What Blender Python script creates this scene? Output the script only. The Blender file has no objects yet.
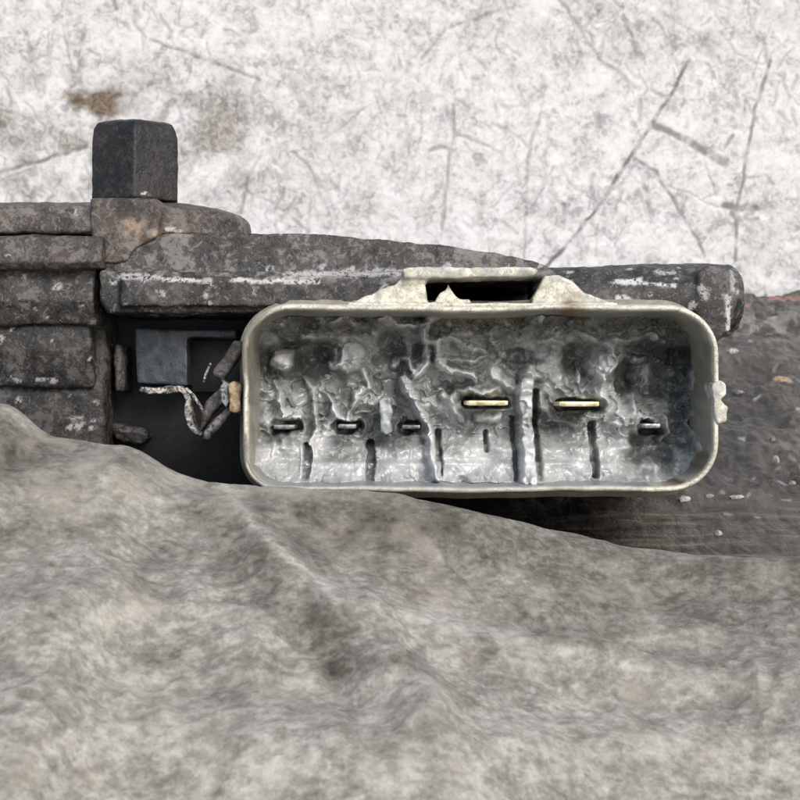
import bpy, bmesh, math, random
import numpy as np
from mathutils import Vector, Matrix

random.seed(7)
S = 0.01                      # everything below is written in centimetres
TH = math.radians(12)         # how far the motor leans back / the camera looks down
ZC = 2.0                      # height of the connector's centre axis above the ground, cm
DIST = 15.0                   # camera to connector mouth, cm
FPX = 1500.0                  # focal length in photograph pixels

sc = bpy.context.scene
col = sc.collection

# ---------------------------------------------------------------- camera, sky, sun
cam_d = bpy.data.cameras.new('camera')
cam = bpy.data.objects.new('camera', cam_d)
col.objects.link(cam)
cam_d.lens = 67.5
cam_d.sensor_width = 36
cam_d.clip_start = 0.005
cam_d.clip_end = 50
CAMW = Vector((0, -DIST * math.cos(TH), ZC + DIST * math.sin(TH)))
cam.location = CAMW * S
cam.rotation_euler = (math.radians(90) - TH, 0, 0)
cam_d.dof.use_dof = True
cam_d.dof.focus_distance = 0.155
cam_d.dof.aperture_fstop = 190
sc.camera = cam

SUN_EL, SUN_AZ = math.radians(40), math.radians(152)     # azimuth clockwise from +Y: front right
world = bpy.data.worlds.new('World')
sc.world = world
world.use_nodes = True
wn = world.node_tree.nodes
sky = wn.new('ShaderNodeTexSky')
sky.sky_type = 'NISHITA'
sky.sun_disc = False
sky.sun_elevation = SUN_EL
sky.sun_rotation = SUN_AZ
sky.air_density = 1.0
sky.dust_density = 2.4
sky.ozone_density = 0.6
wn['Background'].inputs['Strength'].default_value = 0.11
world.node_tree.links.new(sky.outputs[0], wn['Background'].inputs['Color'])

sun_d = bpy.data.lights.new('sun', 'SUN')
sun_d.energy = 1.5
sun_d.angle = math.radians(22)
sun_d.color = (1.0, 0.97, 0.935)
sun = bpy.data.objects.new('sun', sun_d)
col.objects.link(sun)
sdir = Vector((math.sin(SUN_AZ) * math.cos(SUN_EL), math.cos(SUN_AZ) * math.cos(SUN_EL), math.sin(SUN_EL)))
sun.rotation_euler = sdir.to_track_quat('Z', 'Y').to_euler()
sun.location = sdir * 0.6

sc.view_settings.view_transform = 'Standard'
sc.view_settings.look = 'None'
sc.view_settings.gamma = 1
sc.view_settings.exposure = 0.48
sc.cycles.max_bounces = 8

# ---------------------------------------------------------------- noise in numpy
def _hash(ix, iy, iz, seed):
    h = (ix * 374761393 + iy * 668265263 + iz * 2147483647 * 3 + seed * 144665) & 0xffffffff
    h = ((h ^ (h >> 13)) * 1274126177) & 0xffffffff
    h = ((h ^ (h >> 16)) * 2246822519) & 0xffffffff
    return ((h ^ (h >> 15)) & 0xffffff) / float(0xffffff) * 2 - 1

def noise(x, y, z=0.0, seed=0):
    x, y, z = np.broadcast_arrays(np.asarray(x, float), np.asarray(y, float), np.asarray(z, float))
    fx, fy, fz = np.floor(x), np.floor(y), np.floor(z)
    ix, iy, iz = fx.astype(np.int64), fy.astype(np.int64), fz.astype(np.int64)
    u, v, w = x - fx, y - fy, z - fz
    u = u * u * u * (u * (u * 6 - 15) + 10); v = v * v * v * (v * (v * 6 - 15) + 10); w = w * w * w * (w * (w * 6 - 15) + 10)
    def L(a, b, t): return a + (b - a) * t
    r = []
    for dz in (0, 1):
        a = L(_hash(ix, iy, iz + dz, seed), _hash(ix + 1, iy, iz + dz, seed), u)
        b = L(_hash(ix, iy + 1, iz + dz, seed), _hash(ix + 1, iy + 1, iz + dz, seed), u)
        r.append(L(a, b, v))
        if np.all(fz == z): return r[0]
    return L(r[0], r[1], w)

def fbm(x, y, z=0.0, oct=4, seed=0, gain=0.5):
    t, a, s = 0, 1.0, 0.0
    x = np.asarray(x, float); y = np.asarray(y, float); z = np.asarray(z, float)
    for o in range(oct):
        t = t + a * noise(x + 17.3 * o, y - 9.1 * o, z + (3.7 * o if np.ndim(z) else 0), seed + o)
        s += a; a *= gain
        c, q = 1.9 * 0.8, 1.9 * 0.6
        x, y, z = x * c - y * q, x * q + y * c, z * 2
    return t / s * 1.6

def sstep(a, b, x):
    t = np.clip((x - a) / (b - a), 0, 1)
    return t * t * (3 - 2 * t)

def polydist(U, V, pts):
    d = np.full(U.shape, 1e9); 
    for (x0, y0), (x1, y1) in zip(pts[:-1], pts[1:]):
        dx, dy = x1 - x0, y1 - y0
        t = np.clip(((U - x0) * dx + (V - y0) * dy) / (dx * dx + dy * dy + 1e-9), 0, 1)
        d = np.minimum(d, np.hypot(U - x0 - t * dx, V - y0 - t * dy))
    return d

# ---------------------------------------------------------------- picture pixel -> place
def L3(px, py, y=0.0):        # a point at depth y in the motor's own frame, cm
    k = (1 + y / DIST) / 100
    return ((px - 400) * k, y, (400 - py) * k)

cT, sT = math.cos(TH), math.sin(TH)
def ray(px, py):
    a, b = (px - 400) / FPX, (400 - py) / FPX
    return np.array([a, cT + b * sT, -sT + b * cT])
def hit_y(px, py, Y):
    r = ray(px, py); t = (Y - CAMW.y) / r[1]
    return r[0] * t, CAMW.z + r[2] * t
def hit_z(px, py, Z):
    r = ray(px, py); t = (Z - CAMW.z) / r[2]
    return r[0] * t, CAMW.y + r[1] * t
def world_px(X, Y, Z):        # world cm -> pixel
    dx, dy, dz = X - CAMW.x, Y - CAMW.y, Z - CAMW.z
    f = dy * cT - dz * sT; u = dy * sT + dz * cT
    return 400 + FPX * dx / f, 400 - FPX * u / f

# ---------------------------------------------------------------- object helpers
def prop(o, label=None, cat=None, group=None, kind=None):
    if label: o['label'] = label
    if cat: o['category'] = cat
    if group: o['group'] = group
    if kind: o['kind'] = kind
    return o

def link(name, me, mat, parent=None):
    o = bpy.data.objects.new(name, me)
    col.objects.link(o)
    if mat and not me.materials: me.materials.append(mat)
    if parent: o.parent = parent
    return o

def mesh_np(name, V, F, smooth=True, attrs=None):
    V = np.asarray(V, float) * S
    F = np.asarray(F, np.int32)
    me = bpy.data.meshes.new(name)
    me.vertices.add(len(V)); me.vertices.foreach_set('co', V.ravel())
    n = F.shape[1]
    me.loops.add(F.size); me.loops.foreach_set('vertex_index', F.ravel())
    me.polygons.add(len(F)); me.polygons.foreach_set('loop_start', np.arange(0, F.size, n, dtype=np.int32))
    me.update(calc_edges=True)
    me.validate()
    me.polygons.foreach_set('use_smooth', np.full(len(me.polygons), smooth))
    for k, a in (attrs or {}).items():
        at = me.attributes.new(k, 'FLOAT', 'POINT'); at.data.foreach_set('value', np.asarray(a, np.float32).ravel())
    return me

def grid_mesh(name, X, Y, Z, attrs=None, keep=None, flip=False):
    n, m = X.shape
    idx = np.arange(n * m).reshape(n, m)
    F = np.stack([idx[:-1, :-1], idx[:-1, 1:], idx[1:, 1:], idx[1:, :-1]], -1).reshape(-1, 4)
    if flip: F = F[:, ::-1]
    V = np.stack([X, Y, Z], -1).reshape(-1, 3)
    if keep is not None:
        k = keep.ravel(); F = F[k[F].all(1)]
        used = np.unique(F); mp = np.full(n * m, -1); mp[used] = np.arange(len(used))
        F = mp[F]; V = V[used]; attrs = {a: np.asarray(b).ravel()[used] for a, b in (attrs or {}).items()}
    return mesh_np(name, V, F, True, attrs)

def prism(bm, pts, y0, y1, px=True):
    """outline in picture pixels at depth y0, pulled straight back to y1"""
    P = [L3(a, b, y0) for a, b in pts] if px else [(a, y0, b) for a, b in pts]
    f = [bm.verts.new((p[0] * S, y0 * S, p[2] * S)) for p in P]
    b = [bm.verts.new((p[0] * S, y1 * S, p[2] * S)) for p in P]
    bm.faces.new(f); bm.faces.new(b[::-1])
    for i in range(len(f)):
        j = (i + 1) % len(f)
        bm.faces.new((f[j], f[i], b[i], b[j]))

def box(bm, x0, y0, x1, y1, d0, d1):     # pixel rectangle at depth d0..d1
    prism(bm, [(x0, y0), (x1, y0), (x1, y1), (x0, y1)], d0, d1)

def solid(name, bm, mat, parent, voxel=None, smooth_it=3, disp=(), seed=0, attrfn=None, fn=None):
    """close the mesh, melt its pieces into one worn casting, roughen it"""
    bmesh.ops.recalc_face_normals(bm, faces=bm.faces)
    me = bpy.data.meshes.new(name); bm.to_mesh(me); bm.free()
    if voxel:
        o = bpy.data.objects.new('tmp', me); col.objects.link(o)
        m = o.modifiers.new('r', 'REMESH'); m.mode = 'VOXEL'; m.voxel_size = voxel * S; m.use_smooth_shade = True
        if smooth_it:
            m = o.modifiers.new('s', 'SMOOTH'); m.iterations = smooth_it; m.factor = 0.5
        dg = bpy.context.evaluated_depsgraph_get(); dg.update()
        me2 = bpy.data.meshes.new_from_object(o.evaluated_get(dg))
        bpy.data.objects.remove(o); bpy.data.meshes.remove(me); me = me2; me.name = name
    n = len(me.vertices)
    co = np.empty(n * 3); me.vertices.foreach_get('co', co); co = co.reshape(-1, 3) / S
    if disp:
        no = np.empty(n * 3); me.vertex_normals.foreach_get('vector', no); no = no.reshape(-1, 3)
        d = 0
        for amp, sc_, oc in disp:
            d = d + amp * fbm(co[:, 0] * sc_, co[:, 2] * sc_, co[:, 1] * sc_, oc, seed + int(sc_ * 7))
        co = co + no * d[:, None]
    if fn is not None: co = fn(co)
    me.vertices.foreach_set('co', (co * S).ravel())
    if attrfn:
        k = 1 + co[:, 1] / DIST
        for key, a in attrfn(400 + 100 * co[:, 0] / k, 400 - 100 * co[:, 2] / k, co).items():
            at = me.attributes.new(key, 'FLOAT', 'POINT'); at.data.foreach_set('value', np.asarray(a, np.float32))
    me.update()
    me.polygons.foreach_set('use_smooth', np.full(len(me.polygons), True))
    return link(name, me, mat, parent)

def simple(name, bm, mat, parent, bevel=0.0, seg=2, jitter=0.0):
    bmesh.ops.recalc_face_normals(bm, faces=bm.faces)
    if bevel:
        bmesh.ops.bevel(bm, geom=list(bm.edges), offset=bevel * S, segments=seg, affect='EDGES', profile=0.6)
    if jitter:
        for v in bm.verts:
            v.co += Vector([random.uniform(-1, 1) for _ in range(3)]) * jitter * S
    me = bpy.data.meshes.new(name); bm.to_mesh(me); bm.free()
    for p in me.polygons: p.use_smooth = True
    if hasattr(me, 'set_sharp_from_angle'): me.set_sharp_from_angle(angle=math.radians(40))
    return link(name, me, mat, parent)

def strip(bm, path, w, t):
    """a bent metal strip; path in motor cm, w = width in depth, t = thickness"""
    rings = []
    for i, p in enumerate(path):
        a = Vector(path[max(i - 1, 0)]); b = Vector(path[min(i + 1, len(path) - 1)])
        d = (b - a).normalized(); n = Vector((-d.z, 0, d.x))
        ww = w[i] if hasattr(w, '__len__') else w
        tt = t[i] if hasattr(t, '__len__') else t
        c = Vector(p)
        rings.append([bm.verts.new((c + n * sx * tt / 2 + Vector((0, sy * ww / 2, 0))) * S) for sx, sy in ((-1, -1), (1, -1), (1, 1), (-1, 1))])
    for r0, r1 in zip(rings[:-1], rings[1:]):
        for k in range(4):
            bm.faces.new((r0[k], r0[(k + 1) % 4], r1[(k + 1) % 4], r1[k]))
    bm.faces.new(rings[0]); bm.faces.new(rings[-1][::-1])

# ---------------------------------------------------------------- materials
class NT:
    def __init__(s, name):
        s.m = bpy.data.materials.new(name); s.m.use_nodes = True
        s.t = s.m.node_tree; s.n = s.t.nodes; s.b = s.n['Principled BSDF']
        tc = s.n.new('ShaderNodeTexCoord'); mp = s.n.new('ShaderNodeMapping')
        mp.inputs['Scale'].default_value = (100, 100, 100)
        s.t.links.new(tc.outputs['Object'], mp.inputs[0]); s.co = mp.outputs[0]
    def l(s, a, b): s.t.links.new(a, b)
    def noise(s, scale, detail=4, rough=0.6, dist=0.0, vec=None):
        n = s.n.new('ShaderNodeTexNoise'); s.l(vec or s.co, n.inputs['Vector'])
        n.inputs['Scale'].default_value = scale; n.inputs['Detail'].default_value = detail
        n.inputs['Roughness'].default_value = rough; n.inputs['Distortion'].default_value = dist
        return n.outputs['Fac']
    def vor(s, scale, feature='F1', rand=1.0, vec=None):
        n = s.n.new('ShaderNodeTexVoronoi'); n.feature = feature; s.l(vec or s.co, n.inputs['Vector'])
        n.inputs['Scale'].default_value = scale
        return n.outputs['Distance']
    def stretch(s, x, y, z):
        n = s.n.new('ShaderNodeMapping'); n.inputs['Scale'].default_value = (x, y, z); s.l(s.co, n.inputs[0]); return n.outputs[0]
    def ramp(s, fac, stops):
        n = s.n.new('ShaderNodeValToRGB'); s.l(fac, n.inputs[0])
        e = n.color_ramp.elements
        while len(e) < len(stops): e.new(0.5)
        for k, (p, c) in enumerate(stops):
            e[k].position = p
            e[k].color = (c, c, c, 1) if not hasattr(c, '__len__') else (*c, 1)
        return n.outputs['Color']
    def mix(s, fac, a, b, mode='MIX'):
        n = s.n.new('ShaderNodeMix'); n.data_type = 'RGBA'; n.blend_type = mode
        for v, i in ((fac, 0), (a, 6), (b, 7)):
            if hasattr(v, 'is_linked') or hasattr(v, 'links'): s.l(v, n.inputs[i])
            elif i == 0: n.inputs[0].default_value = v
            else: n.inputs[i].default_value = (*v, 1) if hasattr(v, '__len__') else (v, v, v, 1)
        return n.outputs[2]
    def math(s, op, a, b=0.0, clamp=False):
        n = s.n.new('ShaderNodeMath'); n.operation = op; n.use_clamp = clamp
        for v, i in ((a, 0), (b, 1)):
            if hasattr(v, 'links'): s.l(v, n.inputs[i])
            else: n.inputs[i].default_value = v
        return n.outputs[0]
    def attr(s, name):
        n = s.n.new('ShaderNodeAttribute'); n.attribute_name = name; return n.outputs['Fac']
    def bump(s, h, dist=0.01, strength=1.0):
        n = s.n.new('ShaderNodeBump'); n.inputs['Distance'].default_value = dist * S; n.inputs['Strength'].default_value = strength
        s.l(h, n.inputs['Height']); s.l(n.outputs[0], s.b.inputs['Normal'])
    def done(s, color, rough=0.7, metal=0.0, spec=0.5, coat=0.0, coat_r=0.1):
        for v, k in ((color, 'Base Color'), (rough, 'Roughness'), (metal, 'Metallic'), (spec, 'Specular IOR Level')):
            if hasattr(v, 'links'): s.l(v, s.b.inputs[k])
            elif k == 'Base Color': s.b.inputs[k].default_value = (*v, 1)
            else: s.b.inputs[k].default_value = v
        if hasattr(coat, 'links'): s.l(coat, s.b.inputs['Coat Weight'])
        else: s.b.inputs['Coat Weight'].default_value = coat
        s.b.inputs['Coat Roughness'].default_value = coat_r
        return s.m

def casting(name, dark, mid, light, white=(0.62, 0.61, 0.6), bias=0.0, rust=(0.16, 0.10, 0.065), rusty=0.25, scale=1.0, rough=0.62):
    t = NT(name)
    a = t.noise(2.4 * scale, 3, 0.55, 0.8)
    b = t.noise(9.5 * scale, 4, 0.6, 0.7)
    c = t.noise(22 * scale, 3, 0.6, 1.0)
    m = t.math('ADD', t.math('MULTIPLY', a, 0.35), t.math('ADD', t.math('MULTIPLY', b, 0.45), t.math('MULTIPLY', c, 0.2)))
    base = t.ramp(m, [(0.42 - bias, dark), (0.47 - bias, mid), (0.505 - bias, mid), (0.57 - bias, light), (0.66 - bias, light)])
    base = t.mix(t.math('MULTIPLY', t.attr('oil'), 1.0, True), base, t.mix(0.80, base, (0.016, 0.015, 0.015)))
    r = t.ramp(t.noise(1.3, 4, 0.6, 0.8), [(0.5, 0.0), (0.68, rusty)])
    base = t.mix(r, base, rust)
    rr = t.math('MULTIPLY', t.attr('rust'), 1.0, True)
    base = t.mix(rr, base, t.mix(t.noise(14, 3, 0.6, 1), (0.20, 0.125, 0.085), (0.46, 0.37, 0.27)))
    spk = t.ramp(t.noise(15, 3, 0.6, 1.2), [(0.58, 0.0), (0.63, 0.55)])
    base = t.mix(spk, base, light)
    fl = t.math('MULTIPLY', t.attr('fleck_glint'), t.ramp(t.noise(22, 3, 0.6, 0.6), [(0.41, 0.0), (0.49, 1.0)]), True)  # white flecks, and the cover's painted edge highlights
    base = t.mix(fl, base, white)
    t.bump(t.math('ADD', t.noise(30, 4, 0.65), t.math('MULTIPLY', m, 1.2)), 0.014, 0.8)
    return t.done(base, t.ramp(b, [(0.4, rough - 0.2), (0.65, rough + 0.15)]), 0.0, 0.45)

M = {}
M['cast'] = casting('worn_casting', (0.026, 0.0245, 0.023), (0.062, 0.059, 0.055), (0.21, 0.204, 0.193))
M['cast_dark'] = casting('grimy_casting', (0.014, 0.0135, 0.0125), (0.034, 0.032, 0.030), (0.125, 0.121, 0.115), rusty=0.12)
M['arm'] = casting('rusty_steel', (0.032, 0.027, 0.024), (0.075, 0.063, 0.055), (0.20, 0.18, 0.16), rusty=0.6, rust=(0.09, 0.062, 0.05))
M['stud'] = casting('blackened_steel', 0.011, 0.017, (0.042, 0.040, 0.042), rusty=0.1, rough=0.5)

t = NT('black_plastic')
M['black'] = t.done(t.ramp(t.noise(7, 4, 0.6, 1), [(0.4, 0.006), (0.7, 0.018)]), 0.55)
t = NT('slate_plastic')
t.bump(t.noise(40, 3), 0.01, 0.5)
M['slate'] = t.done(t.ramp(t.noise(6, 6, 0.75, .6), [(0.38, (0.022, 0.028, 0.035)), (0.62, (0.062, 0.075, 0.088))]), 0.42)

# connector plastic: ivory, dirt where the 'dirt' attribute says
t = NT('ivory_plastic')
n1 = t.noise(6, 4, 0.6, 1.5); n2 = t.noise(20, 3, 0.6, 2.0)
ivory = t.ramp(n1, [(0.35, (0.58, 0.55, 0.42)), (0.62, (0.80, 0.78, 0.67))])
brown = t.ramp(n2, [(0.4, (0.09, 0.082, 0.055)), (0.55, (0.19, 0.175, 0.125)), (0.66, (0.38, 0.36, 0.29))])
grey = t.ramp(n2, [(0.4, (0.18, 0.19, 0.2)), (0.62, (0.42, 0.43, 0.45))])
d = t.math('ADD', t.attr('dirt'), t.math('MULTIPLY', t.math('SUBTRACT', n2, 0.5), 1.2), True)
c = t.mix(t.math('MULTIPLY', t.ramp(n2, [(0.56, 0.0), (0.62, 0.5)]), 1.0), ivory, (0.17, 0.14, 0.09))
c = t.mix(d, c, brown)
c = t.mix(t.math('MULTIPLY', t.attr('film'), 1.0, True), c, grey)
c = t.mix(t.math('MULTIPLY', t.attr('rust'), 1.0, True), c, (0.16, 0.085, 0.04))
t.bump(t.math('ADD', n2, n1), 0.012, 0.6)
M['ivory'] = t.done(c, 0.45, 0, 0.5, 0.25, 0.25)

# grease: grey film of varying thickness over a dark block
t = NT('grey_grease')
n1 = t.noise(7, 2, 0.5, 1.2); n2 = t.noise(24, 3, 0.5, 0.8)
k = t.math('ADD', t.attr('tone'), t.math('ADD', t.math('MULTIPLY', t.math('SUBTRACT', n1, 0.5), 0.35), t.math('MULTIPLY', t.math('SUBTRACT', n2, 0.5), 0.16)))
c = t.ramp(k, [(0.0, (0.040, 0.043, 0.040)), (0.20, (0.095, 0.102, 0.096)), (0.40, (0.200, 0.214, 0.203)), (0.52, (0.32, 0.332, 0.322)), (0.68, (0.45, 0.46, 0.458)), (1.0, (0.72, 0.73, 0.735))])
c = t.mix(t.math('MULTIPLY', t.attr('brown'), 1.0, True), c, t.ramp(n2, [(0.4, (0.05, 0.045, 0.034)), (0.62, (0.22, 0.205, 0.17))]))
t.bump(t.math('ADD', n2, t.math('MULTIPLY', n1, 1.5)), 0.010, 0.6)
M['grease'] = t.done(c, t.ramp(n1, [(0.4, 0.24), (0.65, 0.5)]), 0, 0.5, 0.38, 0.10)

t = NT('brass')
M['brass'] = t.done(t.ramp(t.noise(12, 3), [(0.38, (0.42, 0.37, 0.2)), (0.6, (0.80, 0.75, 0.50))]), 0.32, 0.55)
t = NT('tinned_metal')
M['tin'] = t.done(t.ramp(t.noise(18, 3), [(0.35, 0.10), (0.65, 0.4)]), 0.3, 0.8)
t = NT('bare_strip')
t.bump(t.noise(30, 3), 0.02)
M['strip'] = t.done(t.ramp(t.noise(16, 3, 0.6, 1), [(0.42, (0.06, 0.055, 0.05)), (0.52, (0.36, 0.34, 0.31)), (0.64, (0.72, 0.70, 0.66))]), 0.5, 0.2)
t = NT('amber_plastic')
M['amber'] = t.done(t.ramp(t.noise(14, 3), [(0.4, (0.20, 0.12, 0.05)), (0.6, (0.55, 0.43, 0.27))]), 0.4)

# wall
t = NT('scratched_white_wall')
n1 = t.noise(1.6, 5, 0.6, 0.8); n2 = t.noise(6, 4, 0.6, 1.0)
w = t.ramp(t.math('ADD', t.math('MULTIPLY', n1, 0.5), t.math('MULTIPLY', n2, 0.5)), [(0.38, (0.44, 0.445, 0.45)), (0.45, (0.65, 0.652, 0.653)), (0.51, (0.77, 0.772, 0.774)), (0.58, (0.85, 0.852, 0.854))])
w = t.mix(t.math('MULTIPLY', t.attr('stain'), 1.0, True), w, t.ramp(n2, [(0.4, (0.24, 0.22, 0.20)), (0.6, (0.50, 0.475, 0.45))]))
w = t.mix(t.math('MULTIPLY', t.attr('brown'), 1.0, True), w, t.ramp(n2, [(0.4, (0.10, 0.07, 0.045)), (0.6, (0.27, 0.205, 0.145))]))
w = t.mix(t.math('MULTIPLY', t.attr('mark'), 1.0, True), w, (0.13, 0.13, 0.128))
t.bump(t.math('ADD', n2, t.math('MULTIPLY', t.noise(25, 3), 0.4)), 0.012, 0.5)
M['wall'] = t.done(w, 0.75)

# ground
t = NT('oily_ground')
st = t.stretch(0.45, 1.6, 1)
sq = t.stretch(1, 0.3, 1)
n1 = t.noise(1.3, 4, 0.6, 1.2, sq); n2 = t.noise(5.5, 4, 0.65, 0.6, sq); n3 = t.noise(2.6, 4, 0.6, 0.5, st)
dirt = t.ramp(t.math('ADD', t.math('MULTIPLY', n1, 0.45), t.math('MULTIPLY', n2, 0.55)), [(0.40, (0.020, 0.018, 0.015)), (0.48, (0.052, 0.046, 0.038)), (0.54, (0.100, 0.090, 0.076)), (0.61, (0.19, 0.178, 0.158))])
smooth = t.ramp(n3, [(0.38, (0.030, 0.024, 0.017)), (0.52, (0.075, 0.061, 0.045)), (0.64, (0.17, 0.148, 0.115))])
g = t.mix(t.attr('smooth'), dirt, smooth)
g = t.mix(t.math('MULTIPLY', t.attr('dark'), 0.75, True), g, (0.03, 0.03, 0.03))
g = t.mix(t.math('MULTIPLY', t.attr('red'), 1.0, True), g, (0.42, 0.19, 0.14))
g = t.mix(t.math('MULTIPLY', t.attr('pale'), 1.0, True), g, (0.42, 0.41, 0.39))
t.bump(t.math('ADD', n2, t.math('MULTIPLY', t.noise(20, 4), 0.6)), 0.04, 0.8)
M['ground'] = t.done(g, t.ramp(n2, [(0.4, 0.35), (0.6, 0.7)]), 0, 0.5)

# rag
t = NT('grimy_cloth')
sr = t.stretch(.8, 1, 1.25)
n1 = t.noise(2.4, 4, 0.6, 0.4); n2 = t.noise(13, 2, 0.5, 0.25, sr); n3 = t.noise(30, 2, 0.5, 0.2)
k = t.math('ADD', t.attr('tone'), t.math('ADD', t.math('MULTIPLY', t.math('SUBTRACT', n1, 0.5), 0.55), t.math('ADD', t.math('MULTIPLY', t.math('SUBTRACT', n2, 0.5), 0.62), t.math('MULTIPLY', t.math('SUBTRACT', n3, 0.5), 0.3))))
c = t.ramp(k, [(0.08, (0.045, 0.042, 0.035)), (0.36, (0.128, 0.118, 0.096)), (0.60, (0.258, 0.246, 0.212)), (0.92, (0.52, 0.503, 0.45))])
c = t.mix(t.math('MULTIPLY', t.attr('warm'), t.ramp(n1, [(0.4, 0.0), (0.6, 1.0)]), True), c, (0.33, 0.30, 0.245))
v = t.vor(30)
t.bump(t.math('ADD', t.math('MULTIPLY', n2, 1.4), t.math('ADD', t.math('MULTIPLY', n3, 0.8), t.math('MULTIPLY', v, 0.35))), 0.012, 0.6)
M['rag'] = t.done(c, 0.9, 0, 0.2)
M['rag'].node_tree.nodes['Principled BSDF'].inputs['Sheen Weight'].default_value = 0.12

def plain(name, a, b, rough=0.7):
    t = NT(name)
    return t.done(t.ramp(t.noise(20, 3, 0.6, 1), [(0.38, a), (0.62, b)]), rough)
M['chip_white'] = plain('pale_chip', (0.22, 0.21, 0.19), (0.55, 0.54, 0.51))
M['chip_orange'] = plain('orange_chip', (0.24, 0.15, 0.09), (0.50, 0.34, 0.22))
M['chip_grey'] = plain('grey_chip', (0.14, 0.135, 0.125), (0.36, 0.35, 0.33))

# ---------------------------------------------------------------- wall (behind everything)
WY = float(hit_z(400, 293, 0.0)[1])
def axis(lo, a, b, hi, fine, coarse):
    return np.concatenate([np.linspace(lo, a, coarse)[:-1], np.arange(a, b, fine), np.linspace(b, hi, coarse)])
wx = axis(-40, -10.6, 10.6, 40, 0.029, 24)
wz = np.concatenate([np.arange(-0.3, 7.6, 0.029), np.linspace(7.6, 30, 24)])
X, Z = np.meshgrid(wx, wz)
PXw = 400 + FPX * X / ((WY - CAMW.y) * cT - (Z - CAMW.z) * sT)
PYw = 400 - FPX * ((WY - CAMW.y) * sT + (Z - CAMW.z) * cT) / ((WY - CAMW.y) * cT - (Z - CAMW.z) * sT)
wob = 2.2 * fbm(PXw / 14, PYw / 14, 0, 3, 5); wob2 = 2.2 * fbm(PXw / 14, PYw / 14, 0, 3, 55)
mark = np.zeros_like(X); stain = np.zeros_like(X); brown = np.zeros_like(X); dep = np.zeros_like(X)
def line(pts, w, s, depth=0.05):
    global mark, dep
    d = polydist(PXw + wob * 0.6, PYw + wob2 * 0.6, pts)
    a = s * (1 - sstep(w * 0.45, w * 1.3, d)) * (0.72 + 0.28 * np.clip(fbm(PXw / 9, PYw / 9, 0, 2, 8) * 2 + 0.4, -1, 1))
    mark = np.maximum(mark, a); dep = np.maximum(dep, a * depth)
line([(690, 60), (667, 100), (640, 142), (622, 170), (600, 205), (575, 235), (545, 268)], 2.3, 0.85)
line([(650, 125), (668, 131), (690, 142), (722, 163)], 4.2, 0.75)
line([(708, 152), (724, 163)], 5.5, 0.8)
line([(634, 158), (655, 172), (676, 205), (694, 235), (704, 256)], 2.0, 0.62)
line([(634, 158), (643, 180), (651, 215)], 2.4, 0.45)
line([(770, 60), (757, 102), (746, 160), (738, 205), (735, 262)], 2.0, 0.72)
line([(724, 206), (738, 209), (754, 207)], 4.0, 0.8)
line([(731, 214), (740, 219)], 3.4, 0.7)
line([(748, 220), (756, 218)], 2.5, 0.6)
line([(545, 100), (534, 135), (526, 160), (524, 260)], 2.0, 0.42)
line([(553, 168), (541, 190), (528, 214)], 1.8, 0.4)
line([(-20, 180), (0, 172), (40, 161), (86, 147)], 2.2, 0.75)
line([(-20, 188), (30, 170)], 1.2, 0.4)
line([(262, 152), (246, 182), (240, 212)], 2.0, 0.5)
line([(240, 188), (275, 205), (308, 232)], 1.8, 0.42)
line([(452, 105), (454, 132), (446, 182), (441, 240)], 2.0, 0.5)
line([(456, 134), (480, 143), (500, 152)], 1.8, 0.45)
line([(370, 105), (345, 125), (322, 140)], 1.8, 0.35)
line([(428, 152), (440, 147), (452, 150)], 2.6, 0.5)
line([(597, 114), (598, 126)], 3.2, 0.55); line([(563, 205), (563, 222)], 2.4, 0.5); line([(733, 135), (724, 146)], 2.2, 0.6)
line([(420, 60), (445, 30), (500, 10)], 2, 0.5); line([(150, 40), (260, 80)], 2, 0.5); line([(560, 0), (600, 60), (640, 90)], 2, 0.45)
rs = np.random.RandomState(11)
fx, fz = PXw, PYw
nz = fz.shape
for i in range(1000):
    cx = rs.uniform(-30, 830); cy = rs.uniform(-10, 300); ln = rs.uniform(2, 11) * (1.7 if rs.rand() < .15 else 1)
    an = rs.normal(1.25, 0.6); w = rs.uniform(0.7, 2.0); s = rs.uniform(0.12, 0.48) * (1 if cx > 560 or cx < 300 else 0.72)
    bend = rs.uniform(-.25, .25)
    s *= 0.85
    if noise(cx / 60, cy / 45, 0, 77) < rs.uniform(-.5, .35): continue
    p = [(cx, cy)]
    for k in range(3):
        p.append((p[-1][0] + ln * math.cos(an), p[-1][1] + ln * math.sin(an))); an += bend
    j0, j1 = np.searchsorted(wx, [hit_y(cx - 45, cy, WY)[0], hit_y(cx + 45, cy, WY)[0]])
    i0, i1 = np.searchsorted(wz, [hit_y(cx, cy + 45, WY)[1], hit_y(cx, cy - 45, WY)[1]])
    if i1 <= i0 or j1 <= j0: continue
    sl = (slice(i0, i1), slice(j0, j1))
    d = polydist(fx[sl] + wob[sl], fz[sl] + wob2[sl], p)
    a = s * (1 - sstep(w * 0.5, w * 1.6, d))
    mark[sl] = np.maximum(mark[sl], a); dep[sl] = np.maximum(dep[sl], a * 0.06)
n = fbm(PXw / 26, PYw / 20, 0, 5, 21)
def spot(cx, cy, rx, ry):
    return np.exp(-(((PXw - cx) / rx) ** 2 + ((PYw - cy) / ry) ** 2))
stain = 0.9 * spot(60, 150, 150, 75) + .35 * spot(320, 150, 120, 80) + 0.9 * spot(215, 120, 26, 40) + 0.5 * spot(225, 175, 30, 30) + 0.45 * spot(790, 235, 80, 60) + 0.35 * spot(150, 90, 140, 30) + 0.5 * spot(640, 20, 160, 40)
stain = np.clip(stain * (0.55 + 0.9 * n), 0, 0.85)
stain = np.maximum(stain, np.clip(0.55 * (fbm(PXw / 12, PYw / 12, 0, 4, 33) - 0.42), 0, 0.3))
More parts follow.
